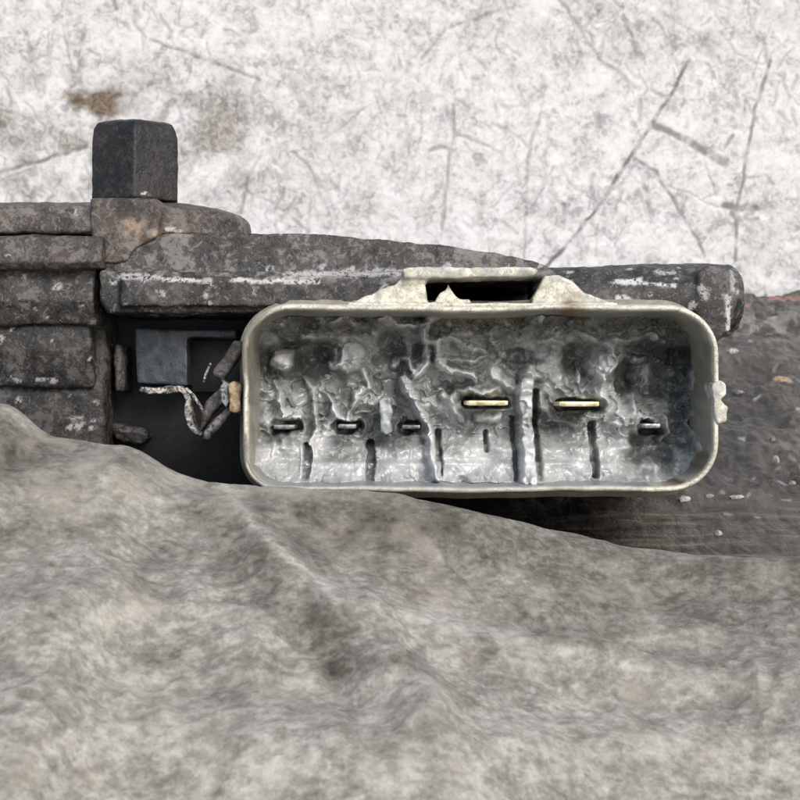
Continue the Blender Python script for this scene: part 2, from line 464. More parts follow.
brown = np.clip(1.25 * (np.exp(-(((PXw - 98) / 40) ** 4 + ((PYw - 103) / 13) ** 4)) * (1 + 0.8 * n)) - 0.15, 0, 0.95)
brown = np.maximum(brown, np.clip(0.4 * spot(82, 185, 10, 20) + 0.08 * spot(215, 160, 12, 22) - .15 + .3 * n, 0, 0.4) * (PYw > 90) * (PXw < 300))
edge = np.clip(1 - Z / 0.25, 0, 1) * (0.3 + 0.5 * np.clip(fbm(X * 2, Z * 2, 0, 3, 3), 0, 1)); stain = np.maximum(stain, edge)
Y = WY + dep * 0.5 - 0.008 * fbm(X * 2.2, Z * 2.2, 0, 4, 9) - 0.003 * fbm(X * 8, Z * 8, 0, 2, 10)
me = grid_mesh('wall', X, Y, Z, {'mark': mark, 'stain': stain, 'brown': brown})
bm = bmesh.new(); bm.from_mesh(me)
bb = bmesh.ops.create_cube(bm, size=1.0)
for v in bb['verts']:
    v.co = Vector((v.co.x * 80 * S, (WY + 1.6 + v.co.y * 2.8) * S, (14.85 + v.co.z * 30.3) * S))
bm.to_mesh(me); bm.free()
for p in me.polygons: p.use_smooth = p.area < 0.001
wall = link('wall', me, M['wall'])
prop(wall, 'scratched and stained white wall behind the motor, upright at the back edge of the ground', 'wall')

# ---------------------------------------------------------------- ground
def ground_h(X, Y):
    P, Q = world_px(X, Y, 0.0)
    lump = sstep(505, 470, Q + 8 * fbm(P / 30, Q / 30, 0, 2, 70))
    h = 0.12 * lump * (0.5 + fbm(X * 1.1, Y * 0.6, 0, 5, 31)) + 0.05 * lump * fbm(X * 6, Y * 4, 0, 3, 41) + 0.006 * fbm(X * 4, Y * 4, 0, 3, 42)
    return h - 0.07
gx = np.concatenate([np.linspace(-60, -4, 20)[:-1], np.arange(-4, 2, 0.12), np.arange(2, 11, 0.032), np.linspace(11, 60, 20)])
gy = np.concatenate([np.linspace(-40, 0, 14)[:-1], np.arange(0, 12, 0.05), np.arange(12, WY + 1.0, 0.09), np.linspace(WY + 1.1, 60, 10)])
X, Y = np.meshgrid(gx, gy)
P, Q = world_px(X, Y, 0.0)
near = (Y > -2)
Z = np.where(near, ground_h(X, Y), -0.07)
smo = sstep(492, 515, Q + 10 * fbm(P / 40, Q / 40, 0, 3, 71)) * near
red = np.zeros_like(X)
for (a, b, w) in ((703, 730, 302), (768, 812, 298), (745, 752, 303)):
    red = np.maximum(red, (1 - sstep(0.3, 1, np.abs(Q - w - 1.5 * fbm(P / 8, P / 9, 0, 2, 4)) / 2.2)) * sstep(a - 3, a + 3, P) * sstep(b + 3, b - 3, P))
red *= 0.75 * near
pale = np.zeros_like(X)
rs = np.random.RandomState(5)
for i in range(34):
    cx, cy = rs.uniform(690, 830), rs.uniform(315, 515); ln = rs.uniform(1.5, 8); an = rs.uniform(-0.9, 0.5)
    d = polydist(P, Q, [(cx, cy), (cx + ln * math.cos(an), cy + ln * math.sin(an))])
    pale = np.maximum(pale, rs.uniform(.25, .8) * (1 - sstep(.5, 1.9, d)))
pale = np.maximum(pale, 0.45 * np.exp(-((P - 770) / 50.) ** 2 - ((Q - 325) / 18.) ** 2) * (fbm(P / 8, Q / 8, 0, 3, 8) > 0))
pale *= near
dark = np.clip(1.1 * np.exp(-((P - 735) / 45.) ** 2 - ((Q - 435) / 70.) ** 2) + 0.2 * fbm(P / 25, Q / 20, 0, 3, 12), 0, 1) * near
me = grid_mesh('ground', X, Y, Z, {'smooth': smo, 'red': red, 'pale': pale, 'dark': dark})
prop(link('ground', me, M['ground']), kind='structure')

# ---------------------------------------------------------------- rag
sil = np.array([(-400, 420), (-200, 400), (0, 397), (22, 406), (40, 430), (70, 436), (100, 437), (132, 439), (150, 452), (172, 468), (200, 478), (240, 482), (300, 484), (360, 485), (400, 489), (440, 497),
                (480, 508), (540, 527), (600, 543), (660, 555), (700, 559), (800, 557), (950, 550), (1300, 575)], float)
sx = [hit_y(a, b, -1.7)[0] for a, b in sil]; sz = [hit_y(a, b, -1.7)[1] for a, b in sil]
rx = np.arange(-9.5, 9.5, 0.028)
ry = np.concatenate([np.arange(-13, -10, 0.06), np.arange(-10, 1.2, 0.028)])
X, Y = np.meshgrid(rx, ry)
crest = np.interp(X, sx, sz)
ker = np.ones(9) / 9
row = np.convolve(np.pad(np.interp(rx, sx, sz), 4, mode='edge'), ker, 'valid')
crest = np.broadcast_to(row, X.shape)
yc = -1.7 + 0.18 * fbm(X * 0.5, X * 0, 0, 2, 88)
front = np.clip(yc - Y, 0, None)
base = crest - 0.20 * front - 0.02 * front ** 2
# broad folds
def fold(pts, w, h):
    d = polydist(X, Y, pts)
    return h * np.exp(-(d / w) ** 2)
P, Q = world_px(X, Y, base)
def pf(pts, w, h, side=0):
    d = polydist(P + 8 * fbm(X * 1.2, Y * 1.2, 0, 2, 90), Q, pts)
    return h * np.exp(-(d / w) ** 2)
f = pf([(200, 478), (245, 520), (300, 570), (380, 640), (430, 720)], 34, 0.24)
f += pf([(0, 500), (90, 470), (150, 480)], 22, 0.14) - pf([(-20, 455), (60, 452), (120, 466)], 9, 0.06)
f += pf([(380, 600), (520, 640), (660, 672), (820, 690)], 22, 0.16) - 0.5 * pf([(360, 590), (500, 612), (700, 640), (830, 650)], 16, 0.07)
f += pf([(560, 560), (680, 590), (820, 600)], 26, 0.10)
f += pf([(20, 620), (160, 600), (250, 640)], 34, 0.14) + pf([(-20, 720), (200, 740), (420, 780)], 40, 0.15) + pf([(480, 760), (820, 730)], 36, 0.14)

f += 0.9 * (0.30 * sstep(-26, 26, (P - 250) * .72 - (Q - 520) * .69 + 10 * fbm(P / 60, Q / 60, 0, 2, 84)) * -1) * np.exp(-((Q - 560) / 95.) ** 2) * (P > 60)
f -= pf([(420, 575), (500, 592), (600, 615)], 12, 0.05) + pf([(290, 630), (330, 662), (352, 700)], 9, .05)
f *= sstep(0.0, 0.9, front)
rough = 0.10 * fbm(X * 0.7 + 3, Y * 0.7, 0, 3, 92) * sstep(0, 1.2, front)
wx_, wy_ = X + 0.15 * fbm(X * 2, Y * 2, 0, 2, 94), Y + 0.15 * fbm(X * 2, Y * 2, 0, 2, 95)
crum = 1 - np.abs(fbm(wx_ * 2.3, wy_ * 3.2, 0, 4, 96)) * 2
fine = 0.020 * crum + 0.015 * fbm(wx_ * 6, wy_ * 8, 0, 4, 97) + 0.004 * fbm(X * 20, Y * 24, 0, 2, 98)
fine = fine * (0.35 + 0.65 * sstep(0, 0.4, front))
Z = base + f + rough + fine - 0.05
# far side drops to the ground
back = np.clip(Y - yc, 0, None)
drop = sstep(0.0, 1.5, back)
Z = Z - (crest + 0.02) * drop
# hem: uneven outline, edges come down to the ground
rim = 9.0 + 0.35 * fbm(Y * 0.6, Y * 0, 0, 3, 61); ex = sstep(rim, rim - 2.2, np.abs(X))
ey = sstep(-12.6 + 0.3 * fbm(X * 0.5, X * 0, 0, 3, 62), -10.6, Y)
Z = np.clip(Z * ex * ey, -0.03, None) + 0.02 * (1 + fbm(X * 2, Y * 2, 0, 2, 63))
keep = (np.abs(X) < rim) & (Y > -12.6 + 0.3 * fbm(X * 0.5, X * 0, 0, 3, 62)) & (back < 1.5)
P, Q = world_px(X, Y, Z)
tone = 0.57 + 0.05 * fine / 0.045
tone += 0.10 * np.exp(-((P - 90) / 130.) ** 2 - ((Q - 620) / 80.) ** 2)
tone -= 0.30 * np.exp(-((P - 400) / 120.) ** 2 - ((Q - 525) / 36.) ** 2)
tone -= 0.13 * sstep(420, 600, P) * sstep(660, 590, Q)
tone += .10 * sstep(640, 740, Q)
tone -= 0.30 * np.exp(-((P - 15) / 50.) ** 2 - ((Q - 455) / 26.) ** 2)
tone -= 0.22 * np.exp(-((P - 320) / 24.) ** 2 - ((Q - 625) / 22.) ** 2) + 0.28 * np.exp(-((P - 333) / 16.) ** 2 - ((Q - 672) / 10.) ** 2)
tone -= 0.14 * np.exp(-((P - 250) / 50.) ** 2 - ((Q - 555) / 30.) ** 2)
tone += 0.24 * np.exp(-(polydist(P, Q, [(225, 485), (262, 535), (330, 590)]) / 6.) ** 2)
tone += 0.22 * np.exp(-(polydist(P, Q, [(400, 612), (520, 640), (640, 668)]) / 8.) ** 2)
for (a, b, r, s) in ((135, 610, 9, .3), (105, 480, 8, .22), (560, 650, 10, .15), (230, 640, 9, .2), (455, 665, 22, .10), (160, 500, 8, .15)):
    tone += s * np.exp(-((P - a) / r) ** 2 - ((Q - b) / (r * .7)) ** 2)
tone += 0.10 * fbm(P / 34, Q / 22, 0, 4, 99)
warm = np.clip(0.15 + 0.5 * np.exp(-((P - 90) / 90.) ** 2 - ((Q - 465) / 40.) ** 2) + 0.4 * fbm(P / 70, Q / 50, 0, 3, 101), 0, 0.9)
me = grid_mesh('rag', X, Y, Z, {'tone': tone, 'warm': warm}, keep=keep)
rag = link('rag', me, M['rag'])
prop(rag, 'crumpled grimy grey rag heaped in front of the motor', 'rag')

# ---------------------------------------------------------------- motor: root at its own frame, leaning back
motor = bpy.data.objects.new('gear_motor', None)
col.objects.link(motor)
motor.empty_display_size = 0.01
motor.location = (0, 0, ZC * S)
motor.rotation_euler = (-TH, 0, 0)
prop(motor, 'corroded cast metal motor with a wide ivory connector mouth full of grey grease', 'motor')

def fleck_glints(lines, thr=0.55, dens=7.0, band=None, rusts=(), oil=None):
    def fn(P, Q, co):
        a = np.zeros(len(P))
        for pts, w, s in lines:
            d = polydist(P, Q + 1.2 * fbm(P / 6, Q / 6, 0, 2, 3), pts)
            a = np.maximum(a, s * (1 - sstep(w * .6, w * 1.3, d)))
        if band is not None:
            n = fbm(co[:, 0] * dens, co[:, 2] * dens * 1.3, co[:, 1] * dens, 3, 44)
            a = np.maximum(a, 0.6 * sstep(thr, thr + 0.12, n + band(P, Q)))
        a *= (co[:, 1] < 2.5)
        r = np.zeros(len(P))
        for (x, y, rx_, ry_, s) in rusts:
            r = np.maximum(r, s * np.exp(-((P - x) / rx_) ** 2 - ((Q - y) / ry_) ** 2))
        r = np.clip(r * (0.8 + 0.9 * fbm(P / 6, Q / 6, 0, 3, 45)) * 1.3 - 0.15, 0, 1)
        o_ = oil(P, Q) * (0.85 + 0.4 * fbm(P / 9, Q / 9, 0, 3, 46)) if oil is not None else 0 * P
        return {'fleck_glint': np.clip(a, 0, 1), 'rust': r, 'oil': np.clip(o_, 0, 1)}
    return fn

# gear cover: broad lid with a lip
bm = bmesh.new()
prism(bm, [(104, 236), (150, 233), (300, 233), (350, 236), (400, 241), (450, 247), (500, 254), (535, 262), (550, 269), (550, 276), (104, 276)], 1.0, 4.4)
prism(bm, [(100, 271), (556, 271), (556, 277), (412, 277), (404, 313), (108, 313), (100, 300)], 0.75, 2.4)
prism(bm, [(120, 276), (400, 276), (400, 306), (120, 306)], 0.65, 1.2)
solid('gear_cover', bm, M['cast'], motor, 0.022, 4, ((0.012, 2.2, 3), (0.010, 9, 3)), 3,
      fleck_glints([([(163, 280), (200, 281)], 2.0, 1), ([(120, 276), (160, 277)], 3.0, .6), ([(232, 280), (280, 281), (318, 282)], 2.0, 1), ([(286, 275), (335, 274)], 4, .55), ([(340, 274), (400, 272)], 4, .5)],  # pale lines paint the light caught along the lip edge into the colour
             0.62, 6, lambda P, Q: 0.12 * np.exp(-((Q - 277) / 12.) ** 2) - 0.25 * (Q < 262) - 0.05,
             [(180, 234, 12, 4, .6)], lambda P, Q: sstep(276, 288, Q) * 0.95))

# crank arm: flat bar seen on edge with a round end
bm = bmesh.new()
z0, z1 = L3(0, 233, 1.0)[2], L3(0, 196, 1.0)[2]
k = 1 + 1.0 / DIST
cx, cr = (137 - 400) / 100 * k, 1.03 * k
def plan(r, y_mid):
    p = [(cx + r * math.cos(a), y_mid + r * math.sin(a)) for a in np.linspace(-math.pi / 2, math.pi / 2, 28)]
    return p + [(-6.5, y_mid + r * .95), (-6.5, y_mid - r * .95)]
YM = 1.0 + cr
secs = [(z0, cr), (z0 + (z1 - z0) * .52, cr), (z0 + (z1 - z0) * .74, cr - 0.07), (z0 + (z1 - z0) * .9, cr - 0.27), (z1, cr - 0.48)]
rings = []
for z, r in secs:
    rings.append([bm.verts.new((a * S, b * S, z * S)) for a, b in plan(r, YM)])
for r0, r1 in zip(rings[:-1], rings[1:]):
    for i in range(len(r0)):
        j = (i + 1) % len(r0); bm.faces.new((r0[i], r0[j], r1[j], r1[i]))
bm.faces.new(rings[0][::-1]); bm.faces.new(rings[-1])
prism(bm, [(90, 198), (157, 198), (162, 212), (158, 236), (134, 250), (126, 262), (92, 264)], 0.96, 2.4)
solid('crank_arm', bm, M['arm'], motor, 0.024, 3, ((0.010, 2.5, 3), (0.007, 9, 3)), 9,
      fleck_glints([([(76, 210), (77, 214)], 2, .6), ([(165, 230), (180, 231)], 2.5, .7)], 0.9, 7, lambda P, Q: -.2 + 0 * P, [(134, 228, 13, 11, 1.2), (150, 232, 10, 7, .8)]))

# hex stud with rounded crown
bm = bmesh.new()
YS = 1.9; k = 1 + YS / DIST
cxs = (135.5 - 400) / 100 * k; k = 1 + (YS - 0.2) / DIST; R = 0.425 * k / math.cos(math.radians(30)) * 0.985
zb, zt = L3(0, 199, YS - 0.4)[2], L3(0, 118.5, YS - 0.4)[2]
rings = []
for z, s in ((zb, 1), (zt - 0.2, 1), (zt - 0.1, .97), (zt - 0.03, .89), (zt, .76)):
    rings.append([bm.verts.new(((cxs + R * s * math.cos(math.radians(a))) * S, (YS + R * s * math.sin(math.radians(a))) * S, z * S)) for a in (279, 339, 39, 99, 159, 219)])
for r0, r1 in zip(rings[:-1], rings[1:]):
    for i in range(6):
        bm.faces.new((r0[i], r0[(i + 1) % 6], r1[(i + 1) % 6], r1[i]))
bm.faces.new(rings[0][::-1]); bm.faces.new(rings[-1])
solid('hex_stud', bm, M['stud'], motor, 0.018, 2, ((0.005, 3, 3), (0.004, 12, 2)), 12,
      fleck_glints([([(142, 194), (149, 194)], 1.2, 1)], 0.9, 7, lambda P, Q: -.3 + 0 * P))

# stacked blocks of the casting at the left
def side_block(name, x0, x1, prof, voxel, seed, mat, fl=None):
    """side profile (depth, pixel y at that depth) pushed across from pixel x0 to x1"""
    bm = bmesh.new()
    y_ref = prof[0][0]; k = 1 + y_ref / DIST
    P = [(y, L3(0, q, y)[2]) for y, q in prof]
    a = [bm.verts.new(((x0 - 400) / 100 * k * S, y * S, z * S)) for y, z in P]
    b = [bm.verts.new(((x1 - 400) / 100 * k * S, y * S, z * S)) for y, z in P]
    bm.faces.new(a); bm.faces.new(b[::-1])
    for i in range(len(a)):
        j = (i + 1) % len(a); bm.faces.new((a[j], a[i], b[i], b[j]))
    return solid(name, bm, mat, motor, voxel, 10, ((0.020, 1.6, 3), (0.014, 6, 3)), seed, fl or fleck_glints([], 0.66, 7, lambda P, Q: -.12 + 0 * P, (), lambda P, Q: .35 + 0 * P))
side_block('flange', -60, 104, [(0.8, 236), (0.72, 262), (0.8, 270), (3.6, 268), (3.6, 236)], 0.026, 21, M['arm'])
side_block('housing_rib', -60, 96, [(0.98, 264), (0.90, 300), (1.02, 326), (3.4, 326), (3.4, 266)], 0.026, 22, M['cast'], fleck_glints([], 0.66, 7, lambda P, Q: -.08 + 0 * P, (), lambda P, Q: .5 + 0 * P))
side_block('housing_rib', -60, 92, [(1.10, 322), (1.08, 350), (1.2, 388), (3.4, 386), (3.4, 322)], 0.026, 23, M['cast_dark'])
side_block('housing_body', -60, 108, [(1.5, 300), (1.3, 396), (1.35, 470), (1.6, 545), (3.9, 490), (3.9, 300)], 0.03, 24, M['cast_dark'])

# hidden body deepened to shade the ground, core of the casting, and the black carrier it is bolted to
side_block('hidden_shade_body', 300, 690, [(2.3, 310), (2.3, 462), (4.2, 458), (7.0, 437), (7.0, 300), (4.0, 290), (2.6, 300)], 0.05, 27, M['cast_dark'])
bm = bmesh.new()
box(bm, 96, 300, 310, 380, 2.3, 4.1)
prism(bm, [(100, 360), (310, 360), (310, 490), (300, 500), (100, 500)], 2.3, 4.0)
solid('housing_core', bm, M['cast_dark'], motor, 0.04, 2, ((0.02, 3, 2),), 25)
bm = bmesh.new(); box(bm, 96, 308, 262, 500, 2.05, 2.3); box(bm, 98, 300, 110, 500, 1.75, 2.3)
simple('carrier_plate', bm, M['black'], motor, 0.02)
bm = bmesh.new(); prism(bm, [(134, 328), (190, 329), (236, 330), (236, 338), (188, 338), (188, 386), (136, 384)], 1.35, 2.02)
o = solid('brush_holder', bm, M['slate'], motor, 0.02, 2, ((0.012, 3, 3), (0.004, 12, 2)), 26); o['label'] = 'blue grey moulded block in the dark recess'
bm = bmesh.new(); box(bm, 192, 340, 250, 392, 1.75, 2.02)
simple('recess_panel', bm, M['black'], motor, 0.01)
bm = bmesh.new(); box(bm, 115, 345, 124, 391, 1.5, 2.02)
solid('post', bm, M['cast_dark'], motor, 0.02, 2, ((0.03, 5, 3),), 28, fleck_glints([([(119, 350), (119, 388)], 2, .15)], oil=lambda P, Q: .5 + 0 * P))
bm = bmesh.new(); prism(bm, [(112, 424), (148, 429), (151, 439), (142, 444), (114, 440)], 1.75, 2.05)
solid('small_lug', bm, M['cast_dark'], motor, 0.02, 2, ((0.045, 5, 3),), 29, fleck_glints([([(118, 430), (145, 432)], 1.4, .2)], oil=lambda P, Q: .9 + 0 * P))

# lug tube on the right with its end flange
bm = bmesh.new()
yc_ = 1.75; k = 1 + yc_ / DIST
secs = [(530, 0.30), (545, 0.335), (600, 0.345), (660, 0.365), (700, 0.375), (728, 0.36), (736, .30)]
rings = []
for x, r in secs:
    rings.append([bm.verts.new(((x - 400) / 100 * k * S, (yc_ + r * k * 1.3 * math.cos(a)) * S, ((400 - 301) / 100 * k + r * k * math.sin(a)) * S)) for a in np.linspace(0, 2 * math.pi, 28)[:-1]])
for r0, r1 in zip(rings[:-1], rings[1:]):
    for i in range(27):
        bm.faces.new((r0[i], r0[(i + 1) % 27], r1[(i + 1) % 27], r1[i]))
bm.faces.new(rings[0][::-1]); bm.faces.new(rings[-1])
prism(bm, [(698, 270), (708, 265), (724, 267), (735, 277), (740, 290), (736, 312), (730, 330), (716, 342), (698, 338)], 1.2, 2.2)
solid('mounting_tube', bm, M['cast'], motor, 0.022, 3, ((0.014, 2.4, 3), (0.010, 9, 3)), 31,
      fleck_glints([([(617, 282), (640, 281)], 3, 1), ([(640, 283), (675, 285)], 1.8, .9), ([(618, 298), (628, 299)], 3, .9), ([(727, 296), (728, 332)], 2.2, .9), ([(731, 272), (733, 290)], 2.4, .45), ([(700, 286), (706, 296)], 3.5, .5)],
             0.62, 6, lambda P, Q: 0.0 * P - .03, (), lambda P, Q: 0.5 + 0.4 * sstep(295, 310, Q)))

# ---------------------------------------------------------------- connector shell
def rrect(l, t_, r, b, rad, n=10, seg=26):
    """outline in px, radii tl,tr,br,bl; clockwise from the left of the top edge"""
    tl, tr, br, bl = rad
    pts = []
    def arc(cx, cy, r_, a0):
        for i in range(n + 1):
            a = math.radians(a0 + 90 * i / n); pts.append((cx + r_ * math.cos(a), cy + r_ * math.sin(a)))
    def run(p, q, m):
        for i in range(1, m): pts.append((p[0] + (q[0] - p[0]) * i / m, p[1] + (q[1] - p[1]) * i / m))
    arc(l + tl, t_ + tl, tl, 180); run((l + tl, t_), (r - tr, t_), seg * 3)
    arc(r - tr, t_ + tr, tr, 270); run((r, t_ + tr), (r, b - br), seg)
    arc(r - br, b - br, br, 0); run((r - br, b), (l + bl, b), seg * 3)
    arc(l + bl, b - bl, bl, 90); run((l, b - bl), (l, t_ + tl), seg)
    return pts
def outline(off):             # off in px, outward positive
    l, t_, r, b = 244.5, 308.5, 715.5, 489
    return rrect(l - off, t_ - off, r + off, b + off, [max(6, q + off) for q in (42, 46, 44, 34)])
prof = [(-5.4, 1.75), (-5.2, 1.2), (-5.0, .95), (-4.8, .7), (-4.4, .5), (-3.9, .3), (-3.2, .12), (-2.8, .05), (-2.0, .012), (-.6, 0), (1.2, 0.004), (2.6, .02), (3.6, .07), (4.2, .2), (4.6, .45),
        (5.2, .6), (7, .62), (12, .64), (13, .70), (13.6, .8), (12.6, 1.5), (10.0, 2.3), (-12, 2.3)]
V = []; F = []
N = len(outline(0))
for off, y in prof:
    o_ = outline(off)
    for a, b in o_: V.append(((a - 400) / 100, y, (400 - b) / 100))
for i in range(len(prof) - 1):
    for j in range(N):
        q = (j + 1) % N
        F.append((i * N + j, i * N + q, (i + 1) * N + q, (i + 1) * N + j))
V = np.array(V); F = np.array(F)
offs = np.repeat([p[0] for p in prof], N); ys = V[:, 1].copy()
ang = fbm(V[:, 0] * 1.3, V[:, 2] * 1.3, 0, 3, 50)
V[:, 2] += 0.016 * ang - 0.012 * sstep(-1, -1.6, V[:, 0]) * (V[:, 2] > .5); V[:, 0] += 0.014 * fbm(V[:, 0] * 1.3 + 9, V[:, 2] * 1.3, 0, 3, 51)
V[:, 1] += 0.02 * fbm(V[:, 0] * 2, V[:, 2] * 2, 0, 3, 52)
PX = V[:, 0] * 100 + 400; PY = 400 - V[:, 2] * 100
inside = (offs < -2.7)
top = sstep(340, 322, PY); bot = sstep(470, 482, PY)
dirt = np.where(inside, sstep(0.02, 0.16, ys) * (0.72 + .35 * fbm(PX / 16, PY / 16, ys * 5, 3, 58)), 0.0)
dirt = np.where((offs > 4.5), 0.75, dirt)
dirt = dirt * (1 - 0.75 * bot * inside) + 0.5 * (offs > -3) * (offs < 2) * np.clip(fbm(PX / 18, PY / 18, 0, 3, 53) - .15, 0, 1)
dirt = np.maximum(dirt, np.clip(1.1 * sstep(280, 252, PX) * (.55 + 1.2 * fbm(offs / 1.5, PY / 28, 0, 3, 57)) * (offs < 4.5), 0, .9))
dirt = np.maximum(dirt, .6 * (PY > 484) * (offs > 2) * (.6 + fbm(PX / 20, PY / 6, 0, 2, 56)))
film = inside * bot * 0.85 * sstep(0, .1, ys) * (PX < 655) + 1.3 * inside * sstep(0, .15, ys) * np.clip(fbm(PX / 14, PY / 14, ys * 4, 3, 54), 0, 1) * 0.6
film = np.maximum(film, 0.35 * (offs >= -3) * (offs < 4) * (PY > 480) * (PX < 640))
rust = 1.0 * np.exp(-((PX - 571) / 13.) ** 2) * (PY < 330) * np.where(inside, .8, np.where(offs > 4.5, .3, .65))
rust = np.maximum(rust, .8 * (.5 + fbm(PX / 9, PY / 9, 0, 2, 59)) * (PX > 600) * (PY > 455) * inside * (ys > .1) * sstep(640, 690, PX))
me = mesh_np('connector_shell', V, F, True, {'dirt': dirt, 'film': film, 'rust': rust})
bm = bmesh.new(); bm.from_mesh(me); bmesh.ops.recalc_face_normals(bm, faces=bm.faces); bm.to_mesh(me); bm.free()
me.polygons.foreach_set('use_smooth', np.full(len(me.polygons), True))
shell = link('connector_shell', me, M['ivory'], motor)

bm = bmesh.new(); prism(bm, [((a), (b)) for a, b in outline(-4.0)], 0, 0.1) if False else None
PO = [((a - 400) / 100, (400 - b) / 100) for a, b in outline(-3.6)]
f = [bm.verts.new((a * S, 1.62 * S, b * S)) for a, b in PO]; g = [bm.verts.new((a * S, 2.28 * S, b * S)) for a, b in PO]
bm.faces.new(f); bm.faces.new(g[::-1])
for i in range(len(f)): bm.faces.new((f[i], f[(i + 1) % len(f)], g[(i + 1) % len(f)], g[i]))
simple('terminal_block', bm, M['black'], shell)

# latch bridge over the mouth
bm = bmesh.new()
prism(bm, [(348, 305), (362, 297), (380, 290), (395, 284), (404, 276), (424, 275), (427, 300), (427, 306)], 0.12, 0.55)
prism(bm, [(404, 269), (424, 269), (426, 282), (404, 284)], 0.10, 0.55)
prism(bm, [(402, 269), (410, 267), (530, 267), (538, 270), (534, 275), (526, 277), (404, 278)], 0.05, 0.6)
prism(bm, [(533, 306), (533, 297), (540, 285), (545, 276), (560, 275), (572, 281), (584, 292), (600, 299), (618, 304), (618, 306)], 0.12, 0.55)
prism(bm, [(348, 302.5), (618, 302.5), (618, 307), (348, 307)], 0.06, 0.5)
def latch_attr(P, Q, co):
    n = fbm(P / 9, Q / 7, 0, 3, 60)
    return {'dirt': np.clip(0.05 + 0.3 * n + .5 * (co[:, 1] > .25), 0, 1) * (Q > 270), 'film': np.clip(.35 * (Q < 283) + .4 * n, 0, .7), 'rust': .8 * np.exp(-((P - 571) / 10.) ** 2 - ((Q - 305) / 9.) ** 2)}
solid('latch_bridge', bm, M['ivory'], shell, 0.016, 2, ((0.008, 4, 3), (0.006, 14, 2)), 35, latch_attr)
bm = bmesh.new()
prism(bm, [(436, 303), (440, 293), (446, 289), (448, 283), (452, 290), (458, 298), (470, 300), (470, 304)], 0.25, 0.5)
o = solid('torn_flap', bm, M['ivory'], shell, 0.014, 2, ((0.015, 8, 3),), 36); o['label'] = 'small torn pale flap in the latch window'

# side catches
bm = bmesh.new()
prism(bm, [(228, 384), (234, 381), (241, 384), (241, 411), (235, 414), (229, 411)], 0.22, 0.6)
solid('side_catch', bm, M['amber'], shell, 0.016, 2, ((0.012, 7, 3),), 37)
bm = bmesh.new()
prism(bm, [(211, 373), (234, 341), (242, 341), (242, 352), (222, 382)], 0.5, 0.75)
prism(bm, [(205, 402), (222, 385), (231, 388), (231, 396), (212, 414), (205, 424), (200, 432), (201, 420)], 0.5, 0.72)
prism(bm, [(219, 386), (224, 381), (230, 384), (230, 400), (226, 408), (221, 402)], 0.3, 0.6)
prism(bm, [(203, 432), (214, 418), (230, 405), (234, 411), (222, 424), (208, 440), (202, 441)], 0.45, 0.6)
solid('side_bracket', bm, M['cast'], shell, 0.016, 2, ((0.01, 7, 3),), 38, fleck_glints([([(207, 432), (230, 408)], 3, .3), ([(224, 384), (224, 402)], 4, .5)], .62, 7, lambda P, Q: -.1 + 0 * P, (), lambda P, Q: .5 + 0 * P))
bm = bmesh.new()
prism(bm, [(712, 384), (722, 379), (727, 384), (727, 394), (720, 399), (728, 408), (726, 421), (718, 423), (714, 410)], -0.02, 0.35)
solid('side_catch', bm, M['ivory'], shell, 0.015, 2, ((0.02, 8, 3),), 39, lambda P, Q, co: {'dirt': .1 + 0 * P, 'film': .35 + .3 * fbm(P / 5, Q / 5, 0, 2, 3), 'rust': 0 * P})

# bent strip at the left
bm = bmesh.new()
pth = [(141, 389), (150, 391), (160, 391), (170, 390), (180, 389), (187, 392), (190, 400), (189, 412), (192, 424), (197, 431), (203, 434)]
strip(bm, [L3(a, b, 0.85) for a, b in pth], 0.22, [.05, .07, .07, .085, .07, .065, .06, .075, .08, .07, .05])
solid('contact_strip', bm, M['strip'], motor, 0.012, 1, ((0.012, 9, 3),), 40)
bm = bmesh.new()
strip(bm, [L3(a, b, 0.75) for a, b in [(186, 388), (194, 396), (201, 407), (205, 416)]], 0.05, .03)
strip(bm, [L3(a, b, 0.8) for a, b in [(204, 382), (206, 374), (211, 363)]], 0.05, .025)
simple('wire', bm, M['strip'], motor, 0.006, 1)

# pins
def blade(cx, cy, w, h, mat, y0=0.55, lab=None):
    bm = bmesh.new()
    k = 1 + y0 / DIST
    x, _, z = L3(cx, cy, y0)
    hw, hh = w / 200 * k, h / 200 * k
    pts = [(x - hw, z + hh * .9), (x - hw * .8, z + hh), (x + hw * .8, z + hh * .95), (x + hw, z + hh * .8), (x + hw, z - hh * .8), (x + hw * .8, z - hh), (x - hw * .85, z - hh), (x - hw, z - hh * .7)]
    prism(bm, pts, y0, 1.65, px=False)
    o = simple('pin', bm, mat, shell, 0.007, 2)
    if lab: o['label'] = lab
    return o
blade(284, 427, 21, 4.5, M['tin'], .62); blade(347, 426.5, 18, 4.5, M['tin'], .62); blade(411, 427, 18, 4, M['tin'], .7); blade(651, 426, 19, 4.5, M['tin'], .62)
blade(487, 403, 42, 5, M['brass'], .5, 'wide brass pin left of the round rib'); blade(579, 404, 40, 5, M['brass'], .5, 'wide brass pin right of the round rib')

# ---------------------------------------------------------------- grease inside the mouth
u = np.arange(-1.60, 3.16, 0.0085); v = np.arange(-0.90, 0.93, 0.0085)
X, Z = np.meshgrid(u, v)
kk = 1 + 1.0 / DIST
P = 400 + 100 * X / kk; Q = 400 - 100 * Z / kk
wb = 3.2 * fbm(P / 13, Q / 13, 0, 3, 200); wb2 = 3.2 * fbm(P / 13, Q / 13, 0, 3, 201)
Pw, Qw = P + wb, Q + wb2
h = np.zeros_like(X); tone = np.full_like(X, 0.51); brown = np.zeros_like(X)
h += 0.46 + 0.06 * fbm(P / 24, Q / 20, 0, 2, 202)
tone += 0.10 * fbm(P / 18, Q / 14, 0, 2, 203)
